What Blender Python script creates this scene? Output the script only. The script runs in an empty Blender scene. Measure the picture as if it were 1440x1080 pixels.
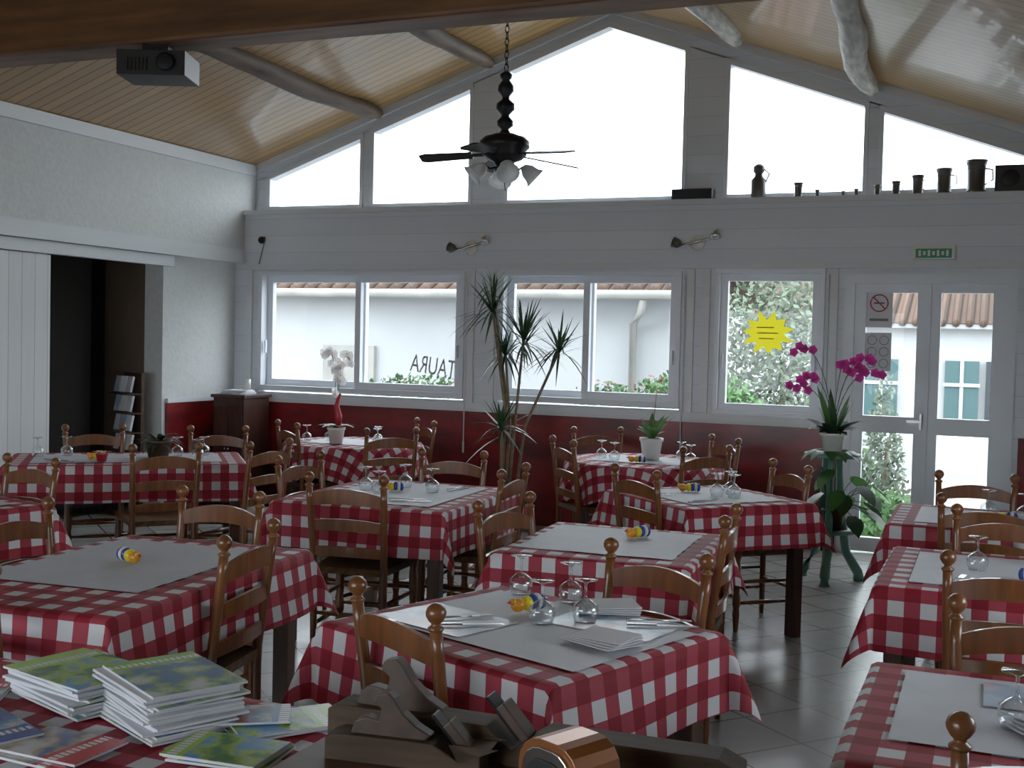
import bpy, math, random
from mathutils import Vector, Matrix
random.seed(7)
SC=bpy.context.scene
SC.view_settings.view_transform='Standard'
SC.view_settings.exposure=0.0
SC.view_settings.gamma=1.14
# ------------------------------------------------------------ materials
MATS={}
def mat(name,col,rough=.5,metal=0,noise=0,nscale=8,coat=0,bump=0,stretch=(1,1,1),emis=0,spec=.5,trans=0):
    if name in MATS: return MATS[name]
    m=bpy.data.materials.new(name); m.use_nodes=True; nt=m.node_tree; N=nt.nodes; L=nt.links
    b=N['Principled BSDF']; b.inputs['Base Color'].default_value=(*col,1); b.inputs['Roughness'].default_value=rough
    b.inputs['Metallic'].default_value=metal; b.inputs['Coat Weight'].default_value=coat; b.inputs['Specular IOR Level'].default_value=spec
    if emis: b.inputs['Emission Color'].default_value=(*col,1); b.inputs['Emission Strength'].default_value=emis
    if noise or bump:
        tc=N.new('ShaderNodeTexCoord'); mp=N.new('ShaderNodeMapping'); mp.inputs['Scale'].default_value=stretch
        nz=N.new('ShaderNodeTexNoise'); nz.inputs['Scale'].default_value=nscale; nz.inputs['Detail'].default_value=5
        L.new(tc.outputs['Object'],mp.inputs[0]); L.new(mp.outputs[0],nz.inputs[0])
        if noise:
            r=N.new('ShaderNodeValToRGB'); r.color_ramp.elements[0].position=.3; r.color_ramp.elements[1].position=.7
            r.color_ramp.elements[0].color=(*[c*(1-noise) for c in col],1); r.color_ramp.elements[1].color=(*[min(1,c*(1+noise)) for c in col],1)
            L.new(nz.outputs[0],r.inputs[0]); L.new(r.outputs[0],b.inputs['Base Color'])
        if bump:
            bp=N.new('ShaderNodeBump'); bp.inputs['Strength'].default_value=bump; bp.inputs['Distance'].default_value=.01
            L.new(nz.outputs[0],bp.inputs['Height']); L.new(bp.outputs[0],b.inputs['Normal'])
    if trans:
        t=N.new('ShaderNodeBsdfTranslucent'); t.inputs[0].default_value=(*[min(1,c*1.3) for c in col],1); mx=N.new('ShaderNodeMixShader'); mx.inputs[0].default_value=trans
        L.new(b.outputs[0],mx.inputs[1]); L.new(t.outputs[0],mx.inputs[2]); L.new(mx.outputs[0],N['Material Output'].inputs[0])
    MATS[name]=m; return m
def stripes(name,col,axis,period,line=.06,dark=.35,rough=.4,noise=.15,stretch=(1,1,1),nscale=6,bump=.4,coat=0):
    m=bpy.data.materials.new(name); m.use_nodes=True; nt=m.node_tree; N=nt.nodes; L=nt.links
    b=N['Principled BSDF']; b.inputs['Roughness'].default_value=rough; b.inputs['Coat Weight'].default_value=coat
    tc=N.new('ShaderNodeTexCoord'); sp=N.new('ShaderNodeSeparateXYZ'); L.new(tc.outputs['Object'],sp.inputs[0])
    d=N.new('ShaderNodeMath'); d.operation='DIVIDE'; d.inputs[1].default_value=period; L.new(sp.outputs[axis],d.inputs[0])
    fr=N.new('ShaderNodeMath'); fr.operation='FRACT'; L.new(d.outputs[0],fr.inputs[0])
    fl=N.new('ShaderNodeMath'); fl.operation='FLOOR'; L.new(d.outputs[0],fl.inputs[0])
    gt=N.new('ShaderNodeMath'); gt.operation='GREATER_THAN'; gt.inputs[1].default_value=line; L.new(fr.outputs[0],gt.inputs[0])
    wn=N.new('ShaderNodeTexWhiteNoise'); wn.noise_dimensions='1D'; L.new(fl.outputs[0],wn.inputs['W'])
    mp=N.new('ShaderNodeMapping'); mp.inputs['Scale'].default_value=stretch; L.new(tc.outputs['Object'],mp.inputs[0])
    nz=N.new('ShaderNodeTexNoise'); nz.inputs['Scale'].default_value=nscale; nz.inputs['Detail'].default_value=6; L.new(mp.outputs[0],nz.inputs[0])
    ad=N.new('ShaderNodeMath'); ad.operation='ADD'; L.new(nz.outputs[0],ad.inputs[0]); L.new(wn.outputs[0],ad.inputs[1])
    r=N.new('ShaderNodeValToRGB')
    h=N.new('ShaderNodeMath'); h.operation='MULTIPLY'; h.inputs[1].default_value=.66; L.new(ad.outputs[0],h.inputs[0]); L.new(h.outputs[0],r.inputs[0])
    r.color_ramp.elements[0].position=.15
    r.color_ramp.elements[0].color=(*[c*(1-noise) for c in col],1); r.color_ramp.elements[1].color=(*[min(1,c*(1+noise)) for c in col],1)
    mx=N.new('ShaderNodeMixRGB'); mx.inputs[1].default_value=(*[c*dark for c in col],1); L.new(gt.outputs[0],mx.inputs[0]); L.new(r.outputs[0],mx.inputs[2])
    L.new(mx.outputs[0],b.inputs['Base Color'])
    bp=N.new('ShaderNodeBump'); bp.inputs['Strength'].default_value=bump; bp.inputs['Distance'].default_value=.006
    L.new(gt.outputs[0],bp.inputs['Height']); L.new(bp.outputs[0],b.inputs['Normal'])
    MATS[name]=m; return m
def gingham():
    m=bpy.data.materials.new('gingham_cloth'); m.use_nodes=True; nt=m.node_tree; N=nt.nodes; L=nt.links
    b=N['Principled BSDF']; b.inputs['Roughness'].default_value=.7; b.inputs['Specular IOR Level'].default_value=.3
    uv=N.new('ShaderNodeUVMap'); sp=N.new('ShaderNodeSeparateXYZ'); L.new(uv.outputs[0],sp.inputs[0])
    o=[]
    for a in (0,1):
        d=N.new('ShaderNodeMath'); d.operation='DIVIDE'; d.inputs[1].default_value=.112; L.new(sp.outputs[a],d.inputs[0])
        fr=N.new('ShaderNodeMath'); fr.operation='FRACT'; L.new(d.outputs[0],fr.inputs[0])
        g=N.new('ShaderNodeMath'); g.operation='GREATER_THAN'; g.inputs[1].default_value=.5; L.new(fr.outputs[0],g.inputs[0]); o.append(g)
    ad=N.new('ShaderNodeMath'); ad.operation='ADD'; L.new(o[0].outputs[0],ad.inputs[0]); L.new(o[1].outputs[0],ad.inputs[1])
    h=N.new('ShaderNodeMath'); h.operation='MULTIPLY'; h.inputs[1].default_value=.5; L.new(ad.outputs[0],h.inputs[0])
    r=N.new('ShaderNodeValToRGB'); r.color_ramp.interpolation='CONSTANT'
    r.color_ramp.elements[0].color=(.62,.62,.65,1); r.color_ramp.elements[1].position=.75; r.color_ramp.elements[1].color=(.22,.005,.015,1)
    e=r.color_ramp.elements.new(.25); e.color=(.34,.036,.058,1)
    L.new(h.outputs[0],r.inputs[0])
    nz=N.new('ShaderNodeTexNoise'); nz.inputs['Scale'].default_value=5; L.new(uv.outputs[0],nz.inputs[0])
    bp=N.new('ShaderNodeBump'); bp.inputs['Strength'].default_value=.35; bp.inputs['Distance'].default_value=.02; L.new(nz.outputs[0],bp.inputs['Height']); L.new(bp.outputs[0],b.inputs['Normal'])
    L.new(r.outputs[0],b.inputs['Base Color'])
    MATS['gingham']=m; return m
def thin_glass(name,tint=(.97,.99,1),refl=.5,base=0.03):
    m=bpy.data.materials.new(name); m.use_nodes=True; nt=m.node_tree; N=nt.nodes; L=nt.links; N.clear()
    o=N.new('ShaderNodeOutputMaterial'); t=N.new('ShaderNodeBsdfTransparent'); t.inputs[0].default_value=(*tint,1)
    g=N.new('ShaderNodeBsdfGlossy'); g.inputs['Roughness'].default_value=.02; lw=N.new('ShaderNodeLayerWeight'); lw.inputs[0].default_value=.35
    mr=N.new('ShaderNodeMath'); mr.operation='MULTIPLY_ADD'; mr.inputs[1].default_value=refl; mr.inputs[2].default_value=base; L.new(lw.outputs['Facing'],mr.inputs[0])
    mx=N.new('ShaderNodeMixShader'); L.new(mr.outputs[0],mx.inputs[0]); L.new(t.outputs[0],mx.inputs[1]); L.new(g.outputs[0],mx.inputs[2]); L.new(mx.outputs[0],o.inputs[0])
    MATS[name]=m; return m
def tiles():
    m=bpy.data.materials.new('floor_tiles'); m.use_nodes=True; nt=m.node_tree; N=nt.nodes; L=nt.links
    b=N['Principled BSDF']; b.inputs['Roughness'].default_value=.24
    tc=N.new('ShaderNodeTexCoord'); mp=N.new('ShaderNodeMapping'); mp.inputs['Rotation'].default_value=(0,0,math.radians(40)); L.new(tc.outputs['Object'],mp.inputs[0])
    br=N.new('ShaderNodeTexBrick'); br.offset=0; br.inputs['Scale'].default_value=1; br.inputs['Brick Width'].default_value=.36; br.inputs['Row Height'].default_value=.36
    br.inputs['Mortar Size'].default_value=.006; br.inputs['Color1'].default_value=(.42,.415,.40,1); br.inputs['Color2'].default_value=(.37,.365,.35,1); br.inputs['Mortar'].default_value=(.14,.135,.13,1)
    L.new(mp.outputs[0],br.inputs[0])
    nz=N.new('ShaderNodeTexNoise'); nz.inputs['Scale'].default_value=3; nz.inputs['Detail'].default_value=6; nz.inputs['Distortion'].default_value=1.5; L.new(tc.outputs['Object'],nz.inputs[0])
    mx=N.new('ShaderNodeMixRGB'); mx.blend_type='MULTIPLY'; mx.inputs[0].default_value=.4; L.new(br.outputs[0],mx.inputs[1]); L.new(nz.outputs[0],mx.inputs[2]); L.new(mx.outputs[0],b.inputs['Base Color'])
    MATS['tiles']=m; return m
def cover(name,c1,c2,c3,scale=9,band=None,bc=(.6,.6,.6)):
    m=bpy.data.materials.new(name); m.use_nodes=True; nt=m.node_tree; N=nt.nodes; L=nt.links
    b=N['Principled BSDF']; b.inputs['Roughness'].default_value=.22
    tc=N.new('ShaderNodeTexCoord'); v=N.new('ShaderNodeTexNoise'); v.inputs['Scale'].default_value=scale; v.inputs['Detail'].default_value=4; v.inputs['Roughness'].default_value=.55; L.new(tc.outputs['Object'],v.inputs[0])
    r=N.new('ShaderNodeValToRGB'); r.color_ramp.elements[0].color=(*c1,1); r.color_ramp.elements[0].position=.40; r.color_ramp.elements[1].position=.60; r.color_ramp.elements[1].color=(*c3,1)
    e=r.color_ramp.elements.new(.5); e.color=(*c2,1); L.new(v.outputs[0],r.inputs[0]); out=r.outputs[0]
    if band is not None:
        sp=N.new('ShaderNodeSeparateXYZ'); L.new(tc.outputs['Object'],sp.inputs[0])
        g=N.new('ShaderNodeMath'); g.operation='GREATER_THAN'; g.inputs[1].default_value=band; L.new(sp.outputs[1],g.inputs[0])
        mx=N.new('ShaderNodeMixRGB'); mx.inputs[2].default_value=(*bc,1); L.new(g.outputs[0],mx.inputs[0]); L.new(out,mx.inputs[1])
        a=N.new('ShaderNodeMath'); a.operation='COMPARE'; a.inputs[1].default_value=band+.025; a.inputs[2].default_value=.011; L.new(sp.outputs[1],a.inputs[0])
        x=N.new('ShaderNodeMath'); x.operation='MULTIPLY'; x.inputs[1].default_value=70; L.new(sp.outputs[0],x.inputs[0])
        s=N.new('ShaderNodeMath'); s.operation='FRACT'; L.new(x.outputs[0],s.inputs[0])
        q=N.new('ShaderNodeMath'); q.operation='GREATER_THAN'; q.inputs[1].default_value=.35; L.new(s.outputs[0],q.inputs[0])
        ml=N.new('ShaderNodeMath'); ml.operation='MULTIPLY'; L.new(a.outputs[0],ml.inputs[0]); L.new(q.outputs[0],ml.inputs[1])
        m2=N.new('ShaderNodeMixRGB'); m2.inputs[2].default_value=(.75,.75,.75,1); L.new(ml.outputs[0],m2.inputs[0]); L.new(mx.outputs[0],m2.inputs[1]); out=m2.outputs[0]
    L.new(out,b.inputs['Base Color']); MATS[name]=m; return m
GING=gingham(); TILES=tiles()
PANE=thin_glass('window_glass',refl=.25,base=.02); GOB=thin_glass('goblet_glass',tint=(.93,.96,.97),refl=.85,base=.08)
CHW=mat('chair_wood',(.17,.055,.014),.32,noise=.3,nscale=5,stretch=(6,6,.7),coat=.3)
RUSH=mat('rush_seat',(.15,.085,.04),.7,noise=.4,nscale=30,stretch=(1,6,1),bump=.5)
DKW=mat('dark_wood',(.050,.024,.012),.5,noise=.4,nscale=4,stretch=(6,1,6))
CABW=mat('cabinet_wood',(.045,.014,.009),.4,noise=.4,nscale=4,stretch=(6,6,1))
BEAM=mat('beam_wood',(.15,.065,.026),.5,noise=.5,nscale=3,stretch=(.5,4,4),bump=.2)
TBW=mat('table_wood',(.07,.03,.014),.4,noise=.3,nscale=4,stretch=(6,6,1))
WPNT=mat('white_frame_paint',(.70,.74,.80),.35)
WALLP=stripes('painted_boards',(.66,.71,.77),2,.16,.03,.8,.5,.05,(1,1,8),3,.25)
LEFTP=mat('white_plaster',(.60,.62,.62),.7,noise=.06,nscale=30,bump=.4)
TRIMP=stripes('limed_wood',(.66,.69,.72),2,.5,.0,.8,.45,.06,(.6,1,10),4,.1)
WPLANK=stripes('white_planks',(.66,.68,.70),1,.13,.05,.6,.5,.08,(1,8,.6),4,.3)
REDW=mat('red_wainscot',(.17,.008,.010),.30,noise=.65,nscale=2.2,stretch=(1,1,2.5))
CEILW=stripes('ceiling_pine',(.40,.235,.085),1,.105,.12,.28,.30,.14,(.4,5,.4),5,.7,coat=.2)
LOGD=mat('bark_log',(.085,.052,.032),.6,noise=.5,nscale=5,stretch=(3,.5,3),bump=.8)
LOGW=mat('limed_log',(.42,.40,.36),.55,noise=.55,nscale=7,stretch=(3,.6,3),bump=.9)
BLK=mat('black_plastic',(.012,.012,.014),.45); IRON=mat('dark_iron',(.02,.02,.022),.4,metal=.6)
PEW=mat('pewter',(.10,.095,.09),.45,metal=.7); STEEL=mat('steel',(.65,.65,.66),.2,metal=1)
LETT=mat('faded_lettering',(.28,.27,.27),.6)
PAPER=mat('paper_runner',(.54,.56,.62),.6,noise=.05,nscale=7); NAP=mat('napkin_cloth',(.66,.67,.72),.8)
BLUP=cover('printed_placemat',(.62,.66,.74),(.35,.48,.64),(.66,.50,.50),3)
LEAF=mat('leaf_green',(.045,.13,.03),.4,noise=.4,nscale=6,trans=.35); LEAFD=mat('leaf_dark',(.022,.055,.022),.4,noise=.4,nscale=6,trans=.2)
TRUNK=mat('plant_trunk',(.20,.15,.09),.8,noise=.3,nscale=20)
WCER=mat('white_ceramic',(.75,.74,.70),.2); PINK=mat('orchid_pink',(.50,.03,.26),.5,trans=.4); WFLO=mat('orchid_white',(.92,.84,.86),.5,trans=.75)
RED=mat('red_paint',(.5,.01,.03),.4); YEL=mat('yellow_glaze',(.85,.68,.02),.3); ORG=mat('orange_glaze',(.75,.30,.02),.2); BLU=mat('blue_glaze',(.02,.05,.3),.2)
YP=mat('yellow_paper',(.80,.68,.02),.6,trans=.20); OLV=mat('poster_print',(.35,.25,.01),.6)
GRNP=mat('green_paint',(.10,.24,.18),.5,noise=.15); EXIT=mat('exit_green',(.01,.25,.10),.4)
OPAL=mat('tulip_glass',(.8,.82,.84),.2,trans=.5)
XW=mat('render_white',(.40,.41,.42),.9,noise=.06,nscale=1.2); XG=mat('outdoor_ground',(.30,.29,.27),.9,noise=.2,nscale=2)
XLEAF=mat('hedge_leaf',(.045,.12,.025),.6,noise=.4,nscale=3); XOL=mat('olive_leaf',(.10,.135,.085),.6,noise=.4,nscale=3); XRED=mat('geranium_red',(.35,.02,.02),.5)
XT=stripes('roof_tiles',(.095,.055,.038),0,.22,.35,.5,.9,.3,(1,1,1),5,1.0); SHUT=mat('shutter_green',(.035,.085,.09),.5); XDK=mat('window_dark',(.03,.035,.04),.2)
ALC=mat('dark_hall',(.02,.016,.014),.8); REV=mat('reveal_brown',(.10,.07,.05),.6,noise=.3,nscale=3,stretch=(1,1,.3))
OLDW=mat('old_beech',(.065,.040,.024),.7,noise=.5,nscale=6,stretch=(.6,5,5),spec=.25)
# ------------------------------------------------------------ mesh builder
class MB:
    def __init__(s): s.v=[];s.f=[];s.mi=[];s.sm=[];s.mats=[]
    def add(s,vs,fs,m,smooth=False,M=None):
        b=len(s.v)
        for v in vs:
            v=Vector(v); s.v.append(M@v if M else v)
        if m not in s.mats: s.mats.append(m)
        k=s.mats.index(m)
        for f in fs: s.f.append([b+i for i in f]); s.mi.append(k); s.sm.append(smooth)
    def box(s,c,sz,m,R=None,M=None):
        x,y,z=[q/2 for q in sz]; c=Vector(c)
        vs=[Vector(p) for p in ((-x,-y,-z),(x,-y,-z),(x,y,-z),(-x,y,-z),(-x,-y,z),(x,-y,z),(x,y,z),(-x,y,z))]
        if R: vs=[R@v for v in vs]
        s.add([v+c for v in vs],[(0,3,2,1),(4,5,6,7),(0,1,5,4),(1,2,6,5),(2,3,7,6),(3,0,4,7)],m,False,M)
    def b2(s,a,b,m): s.box([(p+q)/2 for p,q in zip(a,b)],[abs(q-p) for p,q in zip(a,b)],m)
    def lathe(s,prof,m,c=(0,0,0),seg=16,R=None,M=None,smooth=True):
        c=Vector(c); vs=[];fs=[]; n=len(prof)
        for r,z in prof:
            for i in range(seg):
                a=2*math.pi*i/seg; v=Vector((r*math.cos(a),r*math.sin(a),z)); vs.append((R@v if R else v)+c)
        for j in range(n-1):
            for i in range(seg): fs.append((j*seg+i,j*seg+(i+1)%seg,(j+1)*seg+(i+1)%seg,(j+1)*seg+i))
        if prof[0][0]>1e-4: fs.append(tuple(range(seg-1,-1,-1)))
        if prof[-1][0]>1e-4: fs.append(tuple(range((n-1)*seg,n*seg)))
        s.add(vs,fs,m,smooth,M)
    def sph(s,c,r,m,sc=(1,1,1),seg=12,n=8):
        c=Vector(c); S=Matrix.Diagonal(sc)
        s.lathe([(max(1e-5,r*math.sin(math.pi*j/n)),-r*math.cos(math.pi*j/n)) for j in range(n+1)],m,c,seg,S)
    def tube(s,pts,rad,m,seg=8,smooth=True):
        pts=[Vector(p) for p in pts]; n=len(pts)
        if not hasattr(rad,'__len__'): rad=[rad]*n
        vs=[];fs=[]
        for i,p in enumerate(pts):
            t=(pts[min(i+1,n-1)]-pts[max(i-1,0)]).normalized()
            a=Vector((0,0,1)) if abs(t.z)<.9 else Vector((1,0,0))
            u=t.cross(a).normalized(); w=t.cross(u)
            for k in range(seg):
                q=2*math.pi*k/seg; vs.append(p+(u*math.cos(q)+w*math.sin(q))*rad[i])
        for j in range(n-1):
            for k in range(seg): fs.append((j*seg+k,j*seg+(k+1)%seg,(j+1)*seg+(k+1)%seg,(j+1)*seg+k))
        fs.append(tuple(range(seg-1,-1,-1))); fs.append(tuple(range((n-1)*seg,n*seg)))
        s.add(vs,fs,m,smooth)
    def prism(s,poly,y0,y1,m,M=None):
        n=len(poly); vs=[(x,y0,z) for x,z in poly]+[(x,y1,z) for x,z in poly]
        fs=[tuple(range(n)),tuple(range(2*n-1,n-1,-1))]+[(i,i+n,(i+1)%n+n,(i+1)%n) for i in range(n)]
        s.add(vs,fs,m,False,M)
    def leaf(s,p,d,L,w,droop,m,n=4,up=Vector((0,0,1))):
        p=Vector(p); d=Vector(d).normalized(); side=d.cross(up)
        if side.length<.05: side=Vector((1,0,0))
        side.normalize(); vs=[];fs=[]
        for i in range(n+1):
            t=i/n; q=p+d*L*t-up*droop*t*t; ww=w*math.sin(math.pi*min(1,.15+.85*t))*.5+.0008
            vs+= [q-side*ww,q+side*ww]
        for i in range(n): fs.append((2*i,2*i+1,2*i+3,2*i+2))
        s.add(vs,fs,m,True)
    def cloud(s,c,R,n,size,m,cone=False):
        c=Vector(c)
        for _ in range(n):
            while True:
                q=Vector([random.uniform(-1,1) for _ in range(3)])
                if cone:
                    if math.hypot(q.x,q.y)<(1-q.z)/2: break
                elif q.length<1: break
            q=Vector((q.x*R[0],q.y*R[1],q.z*R[2]))
            a=Vector([random.uniform(-1,1) for _ in range(3)]).normalized(); b=a.orthogonal().normalized()
            k=size*random.uniform(.6,1.3); o=c+q
            s.add([o-a*k,o+b*k*.5,o+a*k,o-b*k*.5],[(0,1,2,3)],m)
    def obj(s,name,loc=(0,0,0),rot=0,bevel=0,parent=None):
        me=bpy.data.meshes.new(name); me.from_pydata([tuple(v) for v in s.v],[],s.f)
        for m in s.mats: me.materials.append(m)
        me.polygons.foreach_set('material_index',s.mi); me.polygons.foreach_set('use_smooth',s.sm); me.update()
        return place(me,name,loc,rot,bevel,parent)
def place(me,name,loc=(0,0,0),rot=0,bevel=0,parent=None):
    o=bpy.data.objects.new(name,me); SC.collection.objects.link(o); o.location=loc; o.rotation_euler=(0,0,math.radians(rot))
    if bevel:
        b=o.modifiers.new('bevel','BEVEL'); b.width=bevel; b.segments=2; b.limit_method='ANGLE'
    if parent: o.parent=parent
    return o
def Rz(a): return Matrix.Rotation(math.radians(a),3,'Z')
def RX(a): return Matrix.Rotation(math.radians(a),3,'X')
def RY(a): return Matrix.Rotation(math.radians(a),3,'Y')
# ------------------------------------------------------------ room
XL=-6.78; XR=1.55; YB=9.52; YF=-1.6; RX0=-3.15; RZ=4.51; YG=9.70
def ceil(x): return RZ-.343*(RX0-x) if x<RX0 else RZ-.36*(x-RX0)
def gl(x): return 4.37-.349*(-3.18-x) if x<-3.18 else 4.37-.370*(x+3.18)
m=MB(); m.b2((-7.3,YF-.2,-.1),(XR+.2,YB+.3,0),TILES); m.obj('floor')
m=MB()
e=.12
m.prism([(-7.0,ceil(-7.0)),(RX0,RZ),(RX0,RZ+e),(-7.0,ceil(-7.0)+e)],YF-.2,YG+.32,CEILW)
m.prism([(RX0,RZ),(XR+.2,ceil(XR+.2)),(XR+.2,ceil(XR+.2)+e),(RX0,RZ+e)],YF-.2,YG+.32,CEILW)
m.obj('ceiling')
m=MB(); y0,y1=YB,YB+.22
holes=[(-6.60,-4.41,1.06,2.22),(-4.07,-2.43,1.06,2.22),(-2.15,-1.27,1.03,2.24),(-1.10,.11,0,2.19)]
xs=[-7.05]
for h in holes: xs+= [h[0],h[1]]
xs.append(XR+.1)
for i in range(0,len(xs),2): m.b2((xs[i],y0,0),(xs[i+1],y1,2.80),WALLP)
for a,b,c,d in holes:
    if c>0: m.b2((a,y0,0),(b,y1,c),WALLP)
    m.b2((a,y0,d),(b,y1,2.80),WALLP)
m.b2((-7.05,y0-.03,2.765),(XR,y0+.25,2.81),TRIMP)
G=[(-6.65,-5.58),(-5.50,-4.45),(-4.13,-2.47),(-2.15,-1.00),(-.92,.60)]
ed=[-6.95]
for g in G: ed+=list(g)
ed.append(XR+.1)
for i in range(0,len(ed),2):
    a,b=ed[i],ed[i+1]; m.prism([(a,2.8),(b,2.8),(b,gl(b)+.01),(a,gl(a)+.01)],YG,YG+.2,WALLP)
m.prism([(-6.95,gl(-6.95)),(-3.18,gl(-3.18)),(-3.18,RZ+.02),(-6.95,ceil(-6.95)+.02)],YG,YG+.2,WALLP)
m.prism([(-3.18,gl(-3.18)),(XR+.1,gl(XR+.1)),(XR+.1,ceil(XR+.1)+.02),(-3.18,RZ+.02)],YG,YG+.2,WALLP)
m.b2((XR-.9,YG,2.8),(XR+.1,YG+.2,gl(.65)),WALLP)
m.obj('wall_back')
m=MB()
for a,b in ((-7.0,-1.14),(.17,XR)): m.b2((a,YB-.02,.0),(b,YB-.001,.97),REDW)
m.obj('trim_wainscot_back')
m=MB(); m.b2((-6.87,YB-.035,.972),(-1.14,YB-.001,1.05),TRIMP)
for x in (-6.70,-4.34,-4.14,-2.35,-2.22,-1.20): m.b2((x-.03,YB-.026,1.052),(x+.03,YB-.001,2.238),TRIMP)
m.b2((-6.73,YB-.03,2.24),(XR,YB-.001,2.29),TRIMP); m.obj('trim_windows')
m=MB()
m.prism([(-6.78,ceil(-6.78)-.07),(RX0,RZ-.07),(RX0,RZ),(-6.78,ceil(-6.78))],YG-.04,YG-.001,TRIMP)
m.prism([(RX0,RZ-.07),(XR,ceil(XR)-.07),(XR,ceil(XR)),(RX0,RZ)],YG-.04,YG-.001,TRIMP)
m.obj('trim_gable')
for i,(a,b) in enumerate(G):
    m=MB(); f=.035; z0=2.83
    tops=[(a,gl(a)),(b,gl(b))]
    if i==2: tops=[(a,gl(a)),(-3.18,4.37),(b,gl(b))]
    ya=YG-.012
    m.b2((a,ya,z0-.02),(b,YG+.1,z0+f),WPNT)
    m.prism([(a,z0),(a+f,z0),(a+f,gl(a+f)),(a,gl(a))],ya-.001,YG+.1,WPNT)
    m.prism([(b-f,z0),(b,z0),(b,gl(b)),(b-f,gl(b-f))],ya-.001,YG+.1,WPNT)
    for (p,zp),(q,zq) in zip(tops,tops[1:]): m.prism([(p,zp-f*1.2),(q,zq-f*1.2),(q,zq),(p,zp)],ya-.002,YG+.1,WPNT)
    poly=[(a,YG+.06,z0),(b,YG+.06,z0)]+[(p,YG+.06,z) for p,z in reversed(tops)]
    m.add(poly,[tuple(range(len(poly)))],PANE); m.obj('window_%d'%(i+4))
def sash(m,a,b,z0,z1,y,f=.06,d=.06):
    m.b2((a,y,z0),(a+f,y+d,z1),WPNT); m.b2((b-f,y,z0),(b,y+d,z1),WPNT)
    m.b2((a+f,y,z0),(b-f,y+d,z0+f),WPNT); m.b2((a+f,y,z1-f),(b-f,y+d,z1),WPNT)
    m.add([(a+f,y+d*.5,z0+f),(b-f,y+d*.5,z0+f),(b-f,y+d*.5,z1-f),(a+f,y+d*.5,z1-f)],[(0,1,2,3)],PANE)
def slidewin(name,a,b,z0,z1,mid):
    m=MB(); y=YB+.02
    m.b2((a,YB-.02,z0+.05),(a+.04,y+.12,z1-.04),WPNT); m.b2((b-.04,YB-.02,z0+.05),(b,y+.12,z1-.04),WPNT)
    m.b2((a,YB-.02,z0),(b,y+.12,z0+.05),WPNT); m.b2((a,YB-.02,z1-.04),(b,y+.12,z1),WPNT)
    if mid is None: sash(m,a+.04,b-.04,z0+.05,z1-.04,y)
    else:
        sash(m,a+.04,mid+.03,z0+.05,z1-.04,y+.06); sash(m,mid-.05,b-.04,z0+.05,z1-.04,y)
    m.box((b-.07,y-.02,(z0+z1)/2-.15),(.015,.03,.12),WPNT); m.box((a+.07,y-.005,(z0+z1)/2-.15),(.015,.03,.12),WPNT)
    m.tube([(b+.03,YB-.035,z1-.05),(b+.03,YB-.04,.62)],.006,TRIMP,6); m.tube([(b+.03,YB-.04,.70),(b+.03,YB-.04,.60)],.010,WCER,6)
    return m.obj(name,bevel=.003)
slidewin('window_1',-6.60,-4.41,1.08,2.22,-5.50); slidewin('window_2',-4.07,-2.43,1.08,2.22,-3.25); slidewin('window_3',-2.15,-1.27,1.03,2.24,None)
m=MB()
m.b2((-1.12,YB-.03,0),(-1.04,YB+.12,2.12),WPNT); m.b2((.05,YB-.03,0),(.13,YB+.12,2.12),WPNT); m.b2((-1.12,YB-.03,2.12),(.13,YB+.12,2.20),WPNT)
for a,b in ((-1.04,-.49),(-.49,.05)):
    f=.085; y=YB+.0
    m.b2((a,y,.02),(a+f,y+.06,2.12),WPNT); m.b2((b-f,y,.02),(b,y+.06,2.12),WPNT)
    for z in ((.02,.13),(.96,1.09),(2.05,2.12)): m.b2((a+f,y,z[0]),(b-f,y+.06,z[1]),WPNT)
    m.add([(a+f,y+.03,.1),(b-f,y+.03,.1),(b-f,y+.03,2.07),(a+f,y+.03,2.07)],[(0,1,2,3)],PANE)
m.b2((-.505,YB-.03,.02),(-.475,YB-.001,2.118),WPNT); m.b2((-.53,YB-.06,1.0),(-.515,YB-.002,1.12),STEEL); m.box((-.57,YB-.055,1.06),(.11,.015,.02),STEEL)
m.obj('door_1')
m=MB()
XW0=-6.88
m.b2((XW0-.2,YF,0),(XW0,7.07,2.32),LEFTP); m.b2((XW0-.2,8.45,0),(XW0,YB+.2,2.32),LEFTP)
m.b2((XL-.3,YF,2.30),(XL,YG+.05,3.26),LEFTP)
m.obj('wall_left')
m=MB(); m.b2((XL-.0,YF,2.299),(XL+.02,YB-.03,2.43),TRIMP); m.b2((XL,YF,3.16),(XL+.025,YG-.05,3.265),TRIMP); m.obj('trim_bulkhead')
m=MB(); m.b2((XW0,8.50,0),(XW0+.02,YB-.02,.98),REDW); m.b2((XW0,8.50,.98),(XW0+.03,YB-.04,1.02),TRIMP); m.obj('trim_wainscot_left')
m=MB(); m.b2((XW0+.015,5.2,.02),(XW0+.055,7.05,2.19),WPLANK); m.obj('door_2')
m=MB(); m.b2((XW0+.001,5.2,2.20),(XW0+.08,8.5,2.295),TRIMP); m.obj('trim_door_rail')
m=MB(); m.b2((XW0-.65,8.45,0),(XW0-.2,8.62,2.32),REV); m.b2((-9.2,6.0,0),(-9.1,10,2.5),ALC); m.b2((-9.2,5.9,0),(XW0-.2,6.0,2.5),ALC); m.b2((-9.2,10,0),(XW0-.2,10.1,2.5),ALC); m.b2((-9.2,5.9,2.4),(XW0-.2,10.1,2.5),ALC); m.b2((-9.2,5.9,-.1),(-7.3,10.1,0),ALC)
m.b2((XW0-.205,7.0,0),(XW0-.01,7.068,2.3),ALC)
m.obj('wall_hallway')
m=MB()
hz=[(3.0,4.6)]  # out-of-view side opening, added to let light into the room
ys=[YF]
for a,b in hz: ys+=[a,b]
ys.append(YB+.2)
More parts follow.
